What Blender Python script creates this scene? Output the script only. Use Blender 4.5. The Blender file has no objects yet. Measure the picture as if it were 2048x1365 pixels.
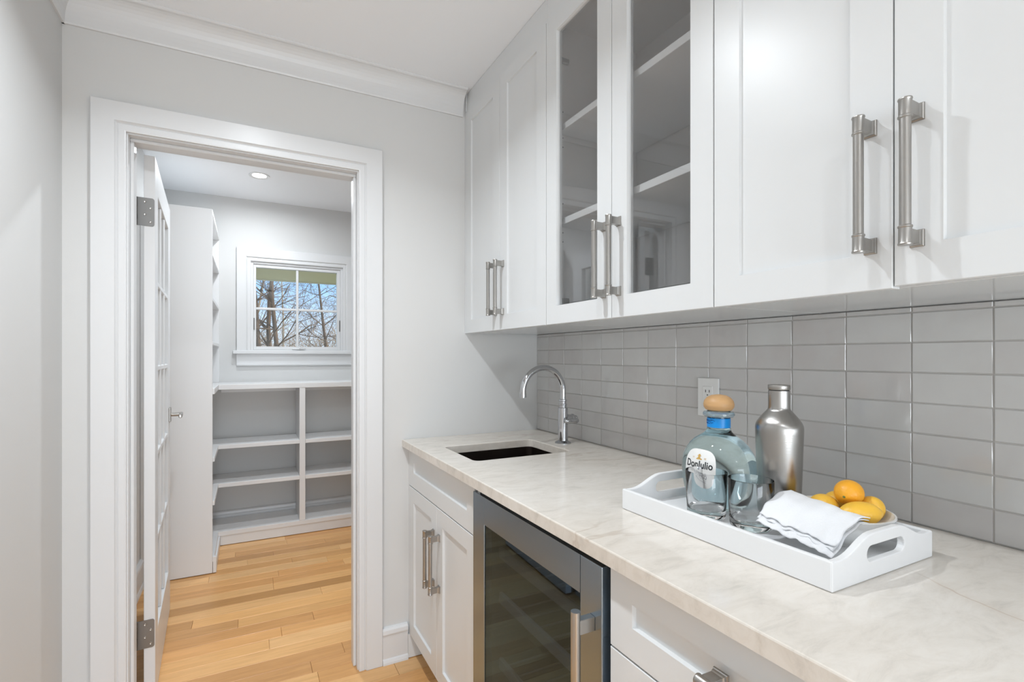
import bpy, bmesh, math, random
from mathutils import Vector, Matrix
random.seed(7)
S = bpy.context.scene
C = S.collection
PI = math.pi
# ------------------------------------------------------------------ camera, world, sun, lights, exposure
TH = math.radians(26.07)
cam = bpy.data.cameras.new('camera'); cam.lens = 971.0/2048*36; cam.sensor_width = 36; cam.sensor_fit = 'HORIZONTAL'
cam.shift_x = (1024-970)/2048; cam.shift_y = (713.5-682.5)/2048; cam.clip_start = 0.02; cam.clip_end = 400
co = bpy.data.objects.new('camera', cam); C.objects.link(co); S.camera = co
co.location = (0, 0, 1.27); co.rotation_euler = (PI/2, 0, -TH)
S.view_settings.view_transform = 'Standard'; S.view_settings.look = 'None'; S.view_settings.gamma = 1
S.view_settings.use_curve_mapping = False; S.view_settings.exposure = 0.22
W = bpy.data.worlds.new('sky'); S.world = W; W.use_nodes = True
nt = W.node_tree; nt.nodes.clear()
tc = nt.nodes.new('ShaderNodeTexCoord'); sp = nt.nodes.new('ShaderNodeSeparateXYZ'); rp = nt.nodes.new('ShaderNodeValToRGB')
bg = nt.nodes.new('ShaderNodeBackground'); wo = nt.nodes.new('ShaderNodeOutputWorld')
nt.links.new(tc.outputs['Generated'], sp.inputs[0]); nt.links.new(sp.outputs['Z'], rp.inputs[0])
nt.links.new(rp.outputs[0], bg.inputs[0]); nt.links.new(bg.outputs[0], wo.inputs[0])
e = rp.color_ramp.elements
e[0].position = 0.0; e[0].color = (0.74, 0.86, 0.97, 1)
e[1].position = 0.16; e[1].color = (0.22, 0.48, 0.86, 1)
e2 = rp.color_ramp.elements.new(1.0); e2.color = (0.12, 0.30, 0.68, 1)
bg.inputs[1].default_value = 1.35
SKYTOP = None

def light(name, kind, loc, power, size=0.1, rot=(0, 0, 0), color=(1, 1, 1), sy=None, spread=None):
    l = bpy.data.lights.new(name, kind); l.energy = power; l.color = color
    if kind == 'AREA':
        l.size = size; l.shape = 'RECTANGLE' if sy else 'DISK'
        if sy: l.size_y = sy
        if spread: l.spread = spread
    o = bpy.data.objects.new(name, l); C.objects.link(o); o.location = loc; o.rotation_euler = rot
    return o
sun = light('sun', 'SUN', (0, 0, 10), 3.2, color=(1, .93, .82)); sun.data.angle = math.radians(0.6)
sun.rotation_euler = Vector((-.70, .52, -.48)).to_track_quat('-Z', 'Y').to_euler()
# fill light added behind the camera, shining through the made-up rear opening
light('rear_fill_light', 'AREA', (0.33, -2.80, .90), 46, 1.55, (PI/2, 0, 0), (.88, .94, 1.0), 1.1)
CANS = [(0.02, 0.53, 2.6), (0.02, 1.20, 9.8), (0.02, -0.75, 4.5), (0.02, -1.9, 9)]  # the last two are unseen, added behind the viewer as fill

# ------------------------------------------------------------------ materials
def newmat(name):
    m = bpy.data.materials.new(name); m.use_nodes = True
    return m, m.node_tree, m.node_tree.nodes['Principled BSDF']
def mat(name, col, rough=.5, metal=0, bump=0, bscale=200, spec=.5, coat=0, trans=0, ior=1.45, vary=0, vscale=6, emis=None, estr=0, aniso=None, rvary=0):
    m, t, b = newmat(name)
    b.inputs['Base Color'].default_value = (*col, 1); b.inputs['Roughness'].default_value = rough
    b.inputs['Metallic'].default_value = metal; b.inputs['Specular IOR Level'].default_value = spec
    b.inputs['Coat Weight'].default_value = coat; b.inputs['Transmission Weight'].default_value = trans
    b.inputs['IOR'].default_value = ior
    if emis: b.inputs['Emission Color'].default_value = (*emis, 1); b.inputs['Emission Strength'].default_value = estr
    N, L = t.nodes.new, t.links.new
    if bump or vary or rvary:
        tc = N('ShaderNodeTexCoord'); mp = N('ShaderNodeMapping'); L(tc.outputs['Object'], mp.inputs[0])
        if aniso: mp.inputs['Scale'].default_value = aniso
    if bump:
        n = N('ShaderNodeTexNoise'); n.inputs['Scale'].default_value = bscale; n.inputs['Detail'].default_value = 3
        L(mp.outputs[0], n.inputs['Vector']); bp = N('ShaderNodeBump'); bp.inputs['Strength'].default_value = bump
        bp.inputs['Distance'].default_value = .002; L(n.outputs[0], bp.inputs['Height']); L(bp.outputs[0], b.inputs['Normal'])
    if vary:
        n = N('ShaderNodeTexNoise'); n.inputs['Scale'].default_value = vscale; n.inputs['Detail'].default_value = 4
        L(mp.outputs[0], n.inputs['Vector']); x = N('ShaderNodeMix'); x.data_type = 'RGBA'
        x.inputs[6].default_value = (*[c*(1-vary) for c in col], 1); x.inputs[7].default_value = (*[min(1, c*(1+vary)) for c in col], 1)
        L(n.outputs[0], x.inputs[0]); L(x.outputs[2], b.inputs['Base Color'])
    return m
WALL = mat('wall_paint', (.67, .67, .662), .62, bump=.06, bscale=350)
CEIL = mat('ceiling_paint', (.90, .92, .945), .7, bump=.05, bscale=350)
TRIM = mat('trim_paint', (.725, .73, .735), .32, bump=.01, bscale=60)
SHELF = mat('shelf_paint', (.80, .80, .80), .34)
CAB = mat('cabinet_paint', (.745, .76, .765), .32, bump=.008, bscale=40)
CABGLOSS = mat('cabinet_underside', (.745, .76, .765), .12)
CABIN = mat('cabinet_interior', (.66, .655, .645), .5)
STEEL = mat('brushed_steel', (.50, .49, .47), .30, 1, bump=.05, bscale=60, aniso=(40, 40, 1))
NICKEL = mat('brushed_nickel', (.40, .385, .365), .34, 1, bump=.04, bscale=80, aniso=(30, 30, 2))
CHROME = mat('chrome', (.56, .57, .59), .05, 1)
POLISH = mat('polished_steel', (.30, .365, .43), .24, 1)
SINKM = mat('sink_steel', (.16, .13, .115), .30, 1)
HINGE = mat('hinge_metal', (.22, .216, .21), .42, 1)
DARK = mat('dark_gap', (.015, .015, .015), .6)
TRAYM = mat('tray_paint', (.84, .845, .85), .42, bump=.08, bscale=25, vary=.02, vscale=8)
CERAM = mat('white_ceramic', (.82, .82, .81), .18, coat=.3)
CLOTH = mat('white_linen', (.86, .87, .89), .85, bump=.35, bscale=420)
LEMON = mat('lemon_peel', (.86, .50, .055), .36, bump=.25, bscale=260, vary=.16, vscale=16)
LEMON2 = mat('orange_peel', (.88, .40, .025), .36, bump=.25, bscale=260, vary=.12, vscale=16)
STEM = mat('stem_green', (.16, .20, .05), .7)
CORK = mat('wood_stopper', (.56, .33, .15), .42, vary=.12, vscale=30, aniso=(1, 1, 6))
BLUE = mat('blue_band', (.008, .27, .72), .35)
INK = mat('dark_ink', (.02, .025, .03), .5)
INKG = mat('grey_ink', (.28, .29, .32), .5)
INKB = mat('blue_ink', (.33, .40, .72), .5)
INKS = mat('signature_ink', (.01, .05, .25), .5)
GOLD = mat('gold_ink', (.62, .38, .10), .4)
PAPER = mat('label_paper', (.84, .84, .82), .5)
PLAST = mat('outlet_plastic', (.80, .80, .79), .3)
SLOT = mat('outlet_slot', (.05, .05, .05), .6)
GLASS = mat('clear_glass', (1, 1, 1), .0, trans=1, ior=1.45)
BOTTLE = mat('blue_bottle_glass', (.70, .89, .935), .015, trans=1, ior=1.36)
LENS = mat('lamp_lens', (.9, .9, .9), .5, emis=(1, .98, .94), estr=6)
SOFFIT = mat('soffit_paint', (.82, .74, .42), .6)
FASCIA = mat('fascia_paint', (.75, .72, .55), .6)
BARK = mat('bark', (.17, .115, .075), .9, bump=.6, bscale=20, vary=.35, vscale=5)
BARK2 = mat('pale_bark', (.42, .33, .23), .9, bump=.6, bscale=20, vary=.35, vscale=5)
BRUSH = mat('brush_twigs', (.44, .29, .16), .9, vary=.3, vscale=2)
GRASS = mat('lawn', (.52, .44, .28), .9, vary=.3, vscale=2)
SIDING = mat('siding', (.7, .7, .68), .7)

def thin_glass(name, tint, refl=.04, rough=.0, gcol=(1, 1, 1)):
    m = bpy.data.materials.new(name); m.use_nodes = True; t = m.node_tree; t.nodes.clear()
    N, L = t.nodes.new, t.links.new
    o = N('ShaderNodeOutputMaterial'); x = N('ShaderNodeMixShader'); tr = N('ShaderNodeBsdfTransparent'); g = N('ShaderNodeBsdfGlossy')
    lw = N('ShaderNodeLayerWeight'); lw.inputs[0].default_value = .5; g.inputs['Roughness'].default_value = rough; g.inputs[0].default_value = (*gcol, 1)
    tr.inputs[0].default_value = (*tint, 1)
    p = N('ShaderNodeMath'); p.operation = 'POWER'; p.inputs[1].default_value = 4.2; L(lw.outputs['Facing'], p.inputs[0])
    ad = N('ShaderNodeMath'); ad.operation = 'MULTIPLY_ADD'; ad.use_clamp = True; ad.inputs[1].default_value = .9; ad.inputs[2].default_value = refl
    L(p.outputs[0], ad.inputs[0]); L(ad.outputs[0], x.inputs[0]); L(tr.outputs[0], x.inputs[1]); L(g.outputs[0], x.inputs[2]); L(x.outputs[0], o.inputs[0])
    return m
PANE = thin_glass('window_glass', (.985, .99, .99))
CABGLASS = thin_glass('cabinet_glass', (.92, .92, .92), .085)
COOLGLASS = thin_glass('cooler_glass', (.47, .50, .54), .06, 0, (.50, .74, 1.0))

VEIN = (.960, .378, .878, .115)
def stone():
    m, t, b = newmat('counter_stone'); N, L = t.nodes.new, t.links.new
    b.inputs['Roughness'].default_value = .14; b.inputs['Specular IOR Level'].default_value = .5
    tc = N('ShaderNodeTexCoord'); mp = N('ShaderNodeMapping'); mp.inputs['Rotation'].default_value = (0, 0, .55); mp.inputs['Scale'].default_value = (4.5, 11, 8)
    L(tc.outputs['Object'], mp.inputs[0])
    n1 = N('ShaderNodeTexNoise'); n1.inputs['Scale'].default_value = 2.6; n1.inputs['Detail'].default_value = 9; n1.inputs['Roughness'].default_value = .72; n1.inputs['Distortion'].default_value = .6
    L(mp.outputs[0], n1.inputs['Vector'])
    r1 = N('ShaderNodeValToRGB'); L(n1.outputs[0], r1.inputs[0]); el = r1.color_ramp.elements
    el[0].position = .30; el[0].color = (.64, .605, .56, 1); el[1].position = .60; el[1].color = (.78, .745, .70, 1)
    k = el.new(.47); k.color = (.74, .70, .65, 1)
    # big soft patches, warmer on one side
    n2 = N('ShaderNodeTexNoise'); n2.inputs['Scale'].default_value = 1.7; n2.inputs['Detail'].default_value = 2; L(tc.outputs['Object'], n2.inputs['Vector'])
    r2 = N('ShaderNodeValToRGB'); L(n2.outputs[0], r2.inputs[0]); r2.color_ramp.elements[0].position = .35; r2.color_ramp.elements[0].color = (1, .99, .97, 1)
    r2.color_ramp.elements[1].position = .65; r2.color_ramp.elements[1].color = (.92, .885, .84, 1)
    mu = N('ShaderNodeMix'); mu.data_type = 'RGBA'; mu.blend_type = 'MULTIPLY'; mu.inputs[0].default_value = 1
    L(r1.outputs[0], mu.inputs[6]); L(r2.outputs[0], mu.inputs[7])
    # fine brown veins
    mv = N('ShaderNodeMapping'); mv.inputs['Rotation'].default_value = (0, 0, .35); mv.inputs['Scale'].default_value = (1.0, 3.2, 3); L(tc.outputs['Object'], mv.inputs[0])
    n3 = N('ShaderNodeTexNoise'); n3.inputs['Scale'].default_value = 1.35; n3.inputs['Detail'].default_value = 5; n3.inputs['Roughness'].default_value = .5; L(mv.outputs[0], n3.inputs['Vector'])
    s = N('ShaderNodeMath'); s.operation = 'SUBTRACT'; s.inputs[1].default_value = .5; L(n3.outputs[0], s.inputs[0])
    a = N('ShaderNodeMath'); a.operation = 'ABSOLUTE'; L(s.outputs[0], a.inputs[0])
    r3 = N('ShaderNodeValToRGB'); L(a.outputs[0], r3.inputs[0]); r3.color_ramp.elements[0].color = (.30, .30, .30, 1); r3.color_ramp.elements[1].position = .012; r3.color_ramp.elements[1].color = (0, 0, 0, 1)
    mk = N('ShaderNodeMath'); mk.operation = 'MULTIPLY'; L(r3.outputs[0], mk.inputs[0])
    r4 = N('ShaderNodeValToRGB'); L(n2.outputs[0], r4.inputs[0]); r4.color_ramp.elements[0].position = .48; r4.color_ramp.elements[1].position = .6; L(r4.outputs[0], mk.inputs[1])
    m2 = N('ShaderNodeMix'); m2.data_type = 'RGBA'; m2.inputs[7].default_value = (.34, .22, .13, 1)
    L(mk.outputs[0], m2.inputs[0]); L(mu.outputs[2], m2.inputs[6])
    ax, ay, bx_, by_ = VEIN
    ln = math.hypot(bx_-ax, by_-ay); dx, dy = (bx_-ax)/ln, (by_-ay)/ln
    sx = N('ShaderNodeSeparateXYZ'); L(tc.outputs['Object'], sx.inputs[0])
    def mth(op, p, q=None, c=False):
        k_ = N('ShaderNodeMath'); k_.operation = op; k_.use_clamp = c
        for i_, v_ in enumerate((p, q)):
            if v_ is None: continue
            if isinstance(v_, (int, float)): k_.inputs[i_].default_value = v_
            else: L(v_, k_.inputs[i_])
        return k_.outputs[0]
    ux_ = mth('SUBTRACT', sx.outputs['X'], ax); uy_ = mth('SUBTRACT', sx.outputs['Y'], ay)
    perp = mth('ADD', mth('MULTIPLY', ux_, -dy), mth('MULTIPLY', uy_, dx))
    alo = mth('ADD', mth('MULTIPLY', ux_, dx), mth('MULTIPLY', uy_, dy))
    wv = N('ShaderNodeTexNoise'); wv.inputs['Scale'].default_value = 9; wv.inputs['Detail'].default_value = 3; L(tc.outputs['Object'], wv.inputs['Vector'])
    perp = mth('ADD', perp, mth('MULTIPLY', mth('SUBTRACT', wv.outputs[0], .5), .05))
    line = mth('SUBTRACT', 1.0, mth('DIVIDE', mth('ABSOLUTE', perp), .0028), True)
    soft = mth('SUBTRACT', 1.0, mth('DIVIDE', mth('ABSOLUTE', perp), .035), True)
    fade = mth('MULTIPLY', mth('MULTIPLY', mth('ADD', alo, .05), 12.0, True), mth('MULTIPLY', mth('SUBTRACT', ln+.25, alo), 8.0, True))
    m4 = N('ShaderNodeMix'); m4.data_type = 'RGBA'; m4.inputs[7].default_value = (.45, .30, .19, 1)
    L(mth('MULTIPLY', mth('ADD', mth('MULTIPLY', line, .40), mth('MULTIPLY', soft, .10)), fade), m4.inputs[0]); L(m2.outputs[2], m4.inputs[6]); L(m4.outputs[2], b.inputs['Base Color'])
    return m
STONE = stone()

def tilemat():
    m, t, b = newmat('glazed_tile'); N, L = t.nodes.new, t.links.new
    b.inputs['Roughness'].default_value = .10; b.inputs['Coat Weight'].default_value = .4; b.inputs['Coat Roughness'].default_value = .04
    oi = N('ShaderNodeObjectInfo'); tc = N('ShaderNodeTexCoord')
    ad = N('ShaderNodeVectorMath'); ad.operation = 'ADD'; sc = N('ShaderNodeMath'); sc.operation = 'MULTIPLY'; sc.inputs[1].default_value = 37
    L(oi.outputs['Random'], sc.inputs[0]); L(tc.outputs['Object'], ad.inputs[0]); L(sc.outputs[0], ad.inputs[1])
    n = N('ShaderNodeTexNoise'); n.inputs['Scale'].default_value = 14; n.inputs['Detail'].default_value = 3; L(ad.outputs[0], n.inputs['Vector'])
    bp = N('ShaderNodeBump'); bp.inputs['Strength'].default_value = .42; bp.inputs['Distance'].default_value = .004
    n0 = N('ShaderNodeTexNoise'); n0.inputs['Scale'].default_value = 22; n0.inputs['Detail'].default_value = 1; L(ad.outputs[0], n0.inputs['Vector'])
    L(n0.outputs[0], bp.inputs['Height']); L(bp.outputs[0], b.inputs['Normal']); L(bp.outputs[0], b.inputs['Coat Normal'])
    r = N('ShaderNodeValToRGB'); el = r.color_ramp.elements; el[0].color = (.545, .495, .475, 1); el[1].color = (.62, .62, .61, 1)
    k = el.new(.45); k.color = (.57, .555, .545, 1)
    mx = N('ShaderNodeMath'); mx.operation = 'MULTIPLY_ADD'; mx.inputs[1].default_value = .55; L(oi.outputs['Random'], mx.inputs[0])
    m3 = N('ShaderNodeMath'); m3.operation = 'MULTIPLY'; m3.inputs[1].default_value = .75; L(n.outputs[0], m3.inputs[0]); L(m3.outputs[0], mx.inputs[2])
    L(mx.outputs[0], r.inputs[0]); L(r.outputs[0], b.inputs['Base Color'])
    return m
TILE = tilemat()
GROUT = mat('grout', (.50, .485, .465), .8, bump=.1, bscale=500)

def woodmat():
    m, t, b = newmat('oak_floor'); N, L = t.nodes.new, t.links.new
    b.inputs['Roughness'].default_value = .33
    oi = N('ShaderNodeObjectInfo'); tc = N('ShaderNodeTexCoord'); sc = N('ShaderNodeMath'); sc.operation = 'MULTIPLY'; sc.inputs[1].default_value = 53
    ad = N('ShaderNodeVectorMath'); ad.operation = 'ADD'; L(oi.outputs['Random'], sc.inputs[0]); L(tc.outputs['Object'], ad.inputs[0]); L(sc.outputs[0], ad.inputs[1])
    mp = N('ShaderNodeMapping'); mp.inputs['Scale'].default_value = (2.2, 34, 10); L(ad.outputs[0], mp.inputs[0])
    n = N('ShaderNodeTexNoise'); n.inputs['Scale'].default_value = 1.6; n.inputs['Detail'].default_value = 6; n.inputs['Roughness'].default_value = .62; n.inputs['Distortion'].default_value = .8; L(mp.outputs[0], n.inputs['Vector'])
    r = N('ShaderNodeValToRGB'); el = r.color_ramp.elements; el[0].position = .3; el[0].color = (.84, .80, .74, 1); el[1].position = .68; el[1].color = (1.04, 1.04, 1.04, 1); L(n.outputs[0], r.inputs[0])
    mu = N('ShaderNodeMix'); mu.data_type = 'RGBA'; mu.blend_type = 'MULTIPLY'; mu.inputs[0].default_value = 1
    L(oi.outputs['Color'], mu.inputs[6]); L(r.outputs[0], mu.inputs[7]); L(mu.outputs[2], b.inputs['Base Color'])
    bp = N('ShaderNodeBump'); bp.inputs['Strength'].default_value = .08; bp.inputs['Distance'].default_value = .001; L(n.outputs[0], bp.inputs['Height']); L(bp.outputs[0], b.inputs['Normal'])
    return m
WOOD = woodmat()

def flaskmat():
    m, t, b = newmat('flask_steel'); N, L = t.nodes.new, t.links.new
    b.inputs['Base Color'].default_value = (.42, .41, .395, 1); b.inputs['Metallic'].default_value = 1; b.inputs['Roughness'].default_value = .27
    b.inputs['Anisotropic'].default_value = .6
    tc = N('ShaderNodeTexCoord'); mp = N('ShaderNodeMapping'); mp.inputs['Scale'].default_value = (1, 1, 90); L(tc.outputs['Object'], mp.inputs[0])
    n = N('ShaderNodeTexNoise'); n.inputs['Scale'].default_value = 9; L(mp.outputs[0], n.inputs['Vector'])
    bp = N('ShaderNodeBump'); bp.inputs['Strength'].default_value = .12; bp.inputs['Distance'].default_value = .0005; L(n.outputs[0], bp.inputs['Height']); L(bp.outputs[0], b.inputs['Normal'])
    return m
FLASK = flaskmat()

# ------------------------------------------------------------------ helpers
def crease(me):
    fl_ = [p.use_smooth for p in me.polygons]
    if any(fl_):
        me.set_sharp_from_angle(angle=math.radians(32))
        me.polygons.foreach_set('use_smooth', fl_)
class MB:
    def __init__(s): s.bm = bmesh.new(); s.mats = []
    def mi(s, m):
        if m not in s.mats: s.mats.append(m)
        return s.mats.index(m)
    def _tag(s, before, m):
        if m is not None:
            i = s.mi(m)
            for f in s.bm.faces:
                if f not in before: f.material_index = i
    def box(s, x0, x1, y0, y1, z0, z1, bev=0, seg=1, m=None):
        old = set(s.bm.faces) if m is not None else None
        x0, x1 = sorted((x0, x1)); y0, y1 = sorted((y0, y1)); z0, z1 = sorted((z0, z1))
        v = [s.bm.verts.new(p) for p in ((x0,y0,z0),(x1,y0,z0),(x1,y1,z0),(x0,y1,z0),(x0,y0,z1),(x1,y0,z1),(x1,y1,z1),(x0,y1,z1))]
        fs = [s.bm.faces.new([v[i] for i in q]) for q in ((3,2,1,0),(4,5,6,7),(0,1,5,4),(1,2,6,5),(2,3,7,6),(3,0,4,7))]
        if bev:
            ed = list({e for f in fs for e in f.edges})
            bmesh.ops.bevel(s.bm, geom=ed, offset=bev, segments=seg, affect='EDGES', profile=.5)
        s._tag(old, m) if m is not None else None
        return s
    def prism(s, pts, axis, a0, a1):
        """pts: 2D outline; axis 0/1/2: the extrusion axis, the pts fill the other two in order"""
        def P(p, a):
            return (a, p[0], p[1]) if axis == 0 else ((p[0], a, p[1]) if axis == 1 else (p[0], p[1], a))
        A = [s.bm.verts.new(P(p, a0)) for p in pts]; B = [s.bm.verts.new(P(p, a1)) for p in pts]; n = len(pts)
        for i in range(n): s.bm.faces.new((A[i], A[(i+1) % n], B[(i+1) % n], B[i]))
        s.bm.faces.new(A[::-1]); s.bm.faces.new(B)
        return s
    def lathe(s, prof, n=32, M=None, ex=1.0, ey=1.0, smooth=True, m=None, close=True):
        old = set(s.bm.faces) if m is not None else None
        M = M or Matrix()
        rings = []
        for r, z in prof:
            if r < 1e-6: rings.append([s.bm.verts.new(M @ Vector((0, 0, z)))])
            else: rings.append([s.bm.verts.new(M @ Vector((r*ex*math.cos(2*PI*i/n), r*ey*math.sin(2*PI*i/n), z))) for i in range(n)])
        for a, b in zip(rings, rings[1:]):
            for i in range(n):
                j = (i+1) % n
                if len(a) == 1 and len(b) == 1: continue
                if len(a) == 1: f = s.bm.faces.new((a[0], b[j], b[i]))
                elif len(b) == 1: f = s.bm.faces.new((a[i], a[j], b[0]))
                else: f = s.bm.faces.new((a[i], a[j], b[j], b[i]))
                f.smooth = smooth
        if close:
            if len(rings[0]) > 1: s.bm.faces.new(rings[0][::-1])
            if len(rings[-1]) > 1: s.bm.faces.new(rings[-1])
        if m is not None: s._tag(old, m)
        return s
    def cyl(s, p0, p1, r, n=20, r1=None, m=None, smooth=True):
        p0, p1 = Vector(p0), Vector(p1); d = p1-p0
        M = Matrix.Translation(p0) @ d.to_track_quat('Z', 'Y').to_matrix().to_4x4()
        return s.lathe([(r, 0), (r if r1 is None else r1, d.length)], n, M, m=m, smooth=smooth)
    def tube(s, pts, rad, n=12, smooth=True, m=None, cap=True):
        old = set(s.bm.faces) if m is not None else None
        pts = [Vector(p) for p in pts]; rr = rad if isinstance(rad, (list, tuple)) else [rad]*len(pts)
        t0 = (pts[1]-pts[0]).normalized(); up = Vector((0, 0, 1)) if abs(t0.z) < .9 else Vector((1, 0, 0))
        u = t0.cross(up).normalized(); rings = []
        for i, p in enumerate(pts):
            t = ((pts[min(i+1, len(pts)-1)]-pts[max(i-1, 0)])).normalized()
            u = (u - t*u.dot(t)).normalized(); v = t.cross(u)
            rings.append([s.bm.verts.new(p + (u*math.cos(2*PI*k/n)+v*math.sin(2*PI*k/n))*rr[i]) for k in range(n)])
        for a, b in zip(rings, rings[1:]):
            for k in range(n):
                f = s.bm.faces.new((a[k], a[(k+1) % n], b[(k+1) % n], b[k])); f.smooth = smooth
        if cap: s.bm.faces.new(rings[0][::-1]); s.bm.faces.new(rings[-1])
        if m is not None: s._tag(old, m)
        return s
    def build(s, name, m=None, parent=None, origin=None, recalc=True, weld=0):
        if weld: bmesh.ops.remove_doubles(s.bm, verts=s.bm.verts, dist=weld)
        if recalc: bmesh.ops.recalc_face_normals(s.bm, faces=s.bm.faces)
        if origin is not None: bmesh.ops.translate(s.bm, verts=s.bm.verts, vec=-Vector(origin))
        me = bpy.data.meshes.new(name); s.bm.to_mesh(me); s.bm.free(); crease(me)
        if s.mats:
            for k in s.mats: me.materials.append(k)
        elif m: me.materials.append(m)
        o = bpy.data.objects.new(name, me); C.objects.link(o)
        if parent is not None:
            o.parent = parent
            if origin is not None: o.location = Vector(origin) - wloc(parent)
            else:
                me.transform(Matrix.Translation(-wloc(parent)))
        elif origin is not None: o.location = origin
        return o
def wloc(o):
    v = Vector((0, 0, 0))
    while o is not None: v += o.location; o = o.parent
    return v
def tag(o, label, cat=None, group=None, kind=None):
    if label: o['label'] = label
    if cat: o['category'] = cat
    if group: o['group'] = group
    if kind: o['kind'] = kind
    return o
def thing(name, loc, label, cat, group=None, kind=None):
    o = bpy.data.objects.new(name, None); C.objects.link(o); o.location = loc; o.empty_display_size = .05
    return tag(o, label, cat, group, kind)
def dup(o, parent=None, loc=None):
    c = o.copy(); C.objects.link(c)
    if parent is not None: c.parent = parent
    if loc is not None: c.location = loc
    for ch in list(o.children): dup(ch, c)
    return c

XL, XT, XW = -.5335, 1.2532, 1.2612     # left wall, tile face, right wall
YB, YB2, YF = 1.9916, 2.1116, 4.02      # back wall near / far face, far wall
ZC = 2.44
YR = -2.6

# ------------------------------------------------------------------ room shell
fl = tag(MB().box(XL-.1, XW+.1, YR-.1, YF+.1, -.03, -.009).build('floor', WOOD), 'honey coloured oak strip floor running through both rooms', 'floor', kind='structure')
fl.color = (.55, .35, .17, 1)
tag(MB().box(XL-.12, XW+.12, YR-.12, YF+.12, ZC, ZC+.1).build('ceiling', CEIL), 'flat white painted ceiling over both rooms', 'ceiling', kind='structure')
wl = tag(MB().box(XL-.12, XL, YR-.12, YF+.12, -.03, ZC).build('wall_left', WALL), 'pale grey painted wall along the aisle opposite the cabinets', 'wall', kind='structure')
wr = tag(MB().box(XW, XW+.12, YR-.12, YF+.12, -.03, ZC).build('wall_right', WALL), 'pale grey wall behind the cabinets with tiled backsplash', 'wall', kind='structure')
DX0, DX1, DZ = -.36, .40, 2.017         # clear door opening
b = MB(); b.box(XL, DX0-.018, YB, YB2, -.03, ZC); b.box(DX1+.018, XW, YB, YB2, -.03, ZC); b.box(DX0-.018, DX1+.018, YB, YB2, DZ+.018, ZC)
tag(b.build('wall_back', WALL), 'pale grey wall around the open pantry doorway', 'wall', kind='structure')
WX0, WX1, WZ0, WZ1 = .022, .690, 1.312, 1.985
b = MB(); b.box(XL, WX0, YF, YF+.13, -.03, ZC); b.box(WX1, XW, YF, YF+.13, -.03, ZC); b.box(WX0, WX1, YF, YF+.13, -.03, WZ0); b.box(WX0, WX1, YF, YF+.13, WZ1, ZC)
tag(b.build('wall_far', WALL), 'grey end wall of the pantry holding the small window', 'wall', kind='structure')
b = MB(); kx0, kx1, kz0, kz1 = -.45, 1.10, .35, 1.45  # rear wall opening, made up to let the fill light in
b.box(XL, kx0, YR-.12, YR, -.03, ZC); b.box(kx1, XW, YR-.12, YR, -.03, ZC); b.box(kx0, kx1, YR-.12, YR, -.03, kz0); b.box(kx0, kx1, YR-.12, YR, kz1, ZC)
tag(b.build('wall_rear', WALL), 'pale grey wall behind the viewer with an opening added for the fill light', 'wall', kind='structure')

# floor planks
W_ = .0826
pal = [(.83, .475, .195), (.87, .51, .22), (.79, .43, .17), (.90, .545, .25), (.74, .39, .15), (.84, .475, .19)]
k = -14
rnd = random.Random(21)
while True:
    y1 = 2.880 - k*W_ if True else 0
    y0 = y1 - W_
    if y1 < -.80: break
    y1c = min(y1, YF)
    x = XL
    cuts = []
    if k == 0: cuts = [.58]
    elif k == 2: cuts = [-.235, .60]
    elif k == 3: cuts = [-.04, .62]
    elif k == 1: cuts = [.36]
    elif k == -8: cuts = [-.07, .48]
    elif k == -7: cuts = [.15, .80]
    elif k == -6: cuts = [.0, .55]
    elif k == -5: cuts = [.25]
    else:
        xx = XL + rnd.uniform(.15, .9)
        while xx < XW-.12: cuts.append(xx); xx += rnd.uniform(.35, 1.1)
    cuts = [c for c in cuts if XL+.08 < c < XW-.08]+[XW]
    first = True
    for xi, c in enumerate(cuts):
        g = .0004
        cx, cy = (x+c)/2, (y0+y1c)/2
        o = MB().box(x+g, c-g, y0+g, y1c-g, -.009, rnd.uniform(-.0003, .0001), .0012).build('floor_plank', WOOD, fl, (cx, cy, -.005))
        col = rnd.choice(pal); f = rnd.uniform(.90, 1.06)*(.86 if y0 < 2.05 else 1)  # near-room boards darkened in colour for the dimmer light there, cutting warm bounce
        if k == 0 and xi == 0: col, f = (.54, .285, .105), 1
        if k == 2 and xi == 0: col, f = (.62, .335, .13), 1
        if k == 3 and xi == 0: col, f = (.63, .34, .135), 1
        if k in (-7, 8, 9) : col, f = (.64, .345, .14), rnd.uniform(.95, 1.05)
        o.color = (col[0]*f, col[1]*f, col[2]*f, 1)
        x = c
    k += 1

# crown (cove) : profile in (outward from wall, z)
def cove(flip=1):
    pts = [(0, 2.337), (.006, 2.337), (.006, 2.341)]
    for i in range(9):
        a = i/8*PI/2
        pts.append((.056-.050*math.cos(a) if True else 0, 2.343+.090*math.sin(a)))
    # concave quarter: bulges away from the room
    pts = [(0, 2.337), (.007, 2.337), (.009, 2.343)]
    for i in range(1, 10):
        a = i/9*PI/2
        pts.append((.009+.049*(1-math.cos(a)), 2.343+.089*math.sin(a)))
    pts += [(.062, 2.436), (.062, ZC), (0, ZC)]
    return pts
cp = cove()
tag(MB().prism([(YB-p, z) for p, z in cp], 0, XL, .862).build('trim_1', TRIM), 'white cove crown moulding above the doorway wall', 'crown moulding', kind='structure')
tag(MB().prism([(XL+p, z) for p, z in cp], 1, YR, YB).build('trim_2', TRIM), 'white cove crown moulding along the aisle wall', 'crown moulding', kind='structure')

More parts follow.
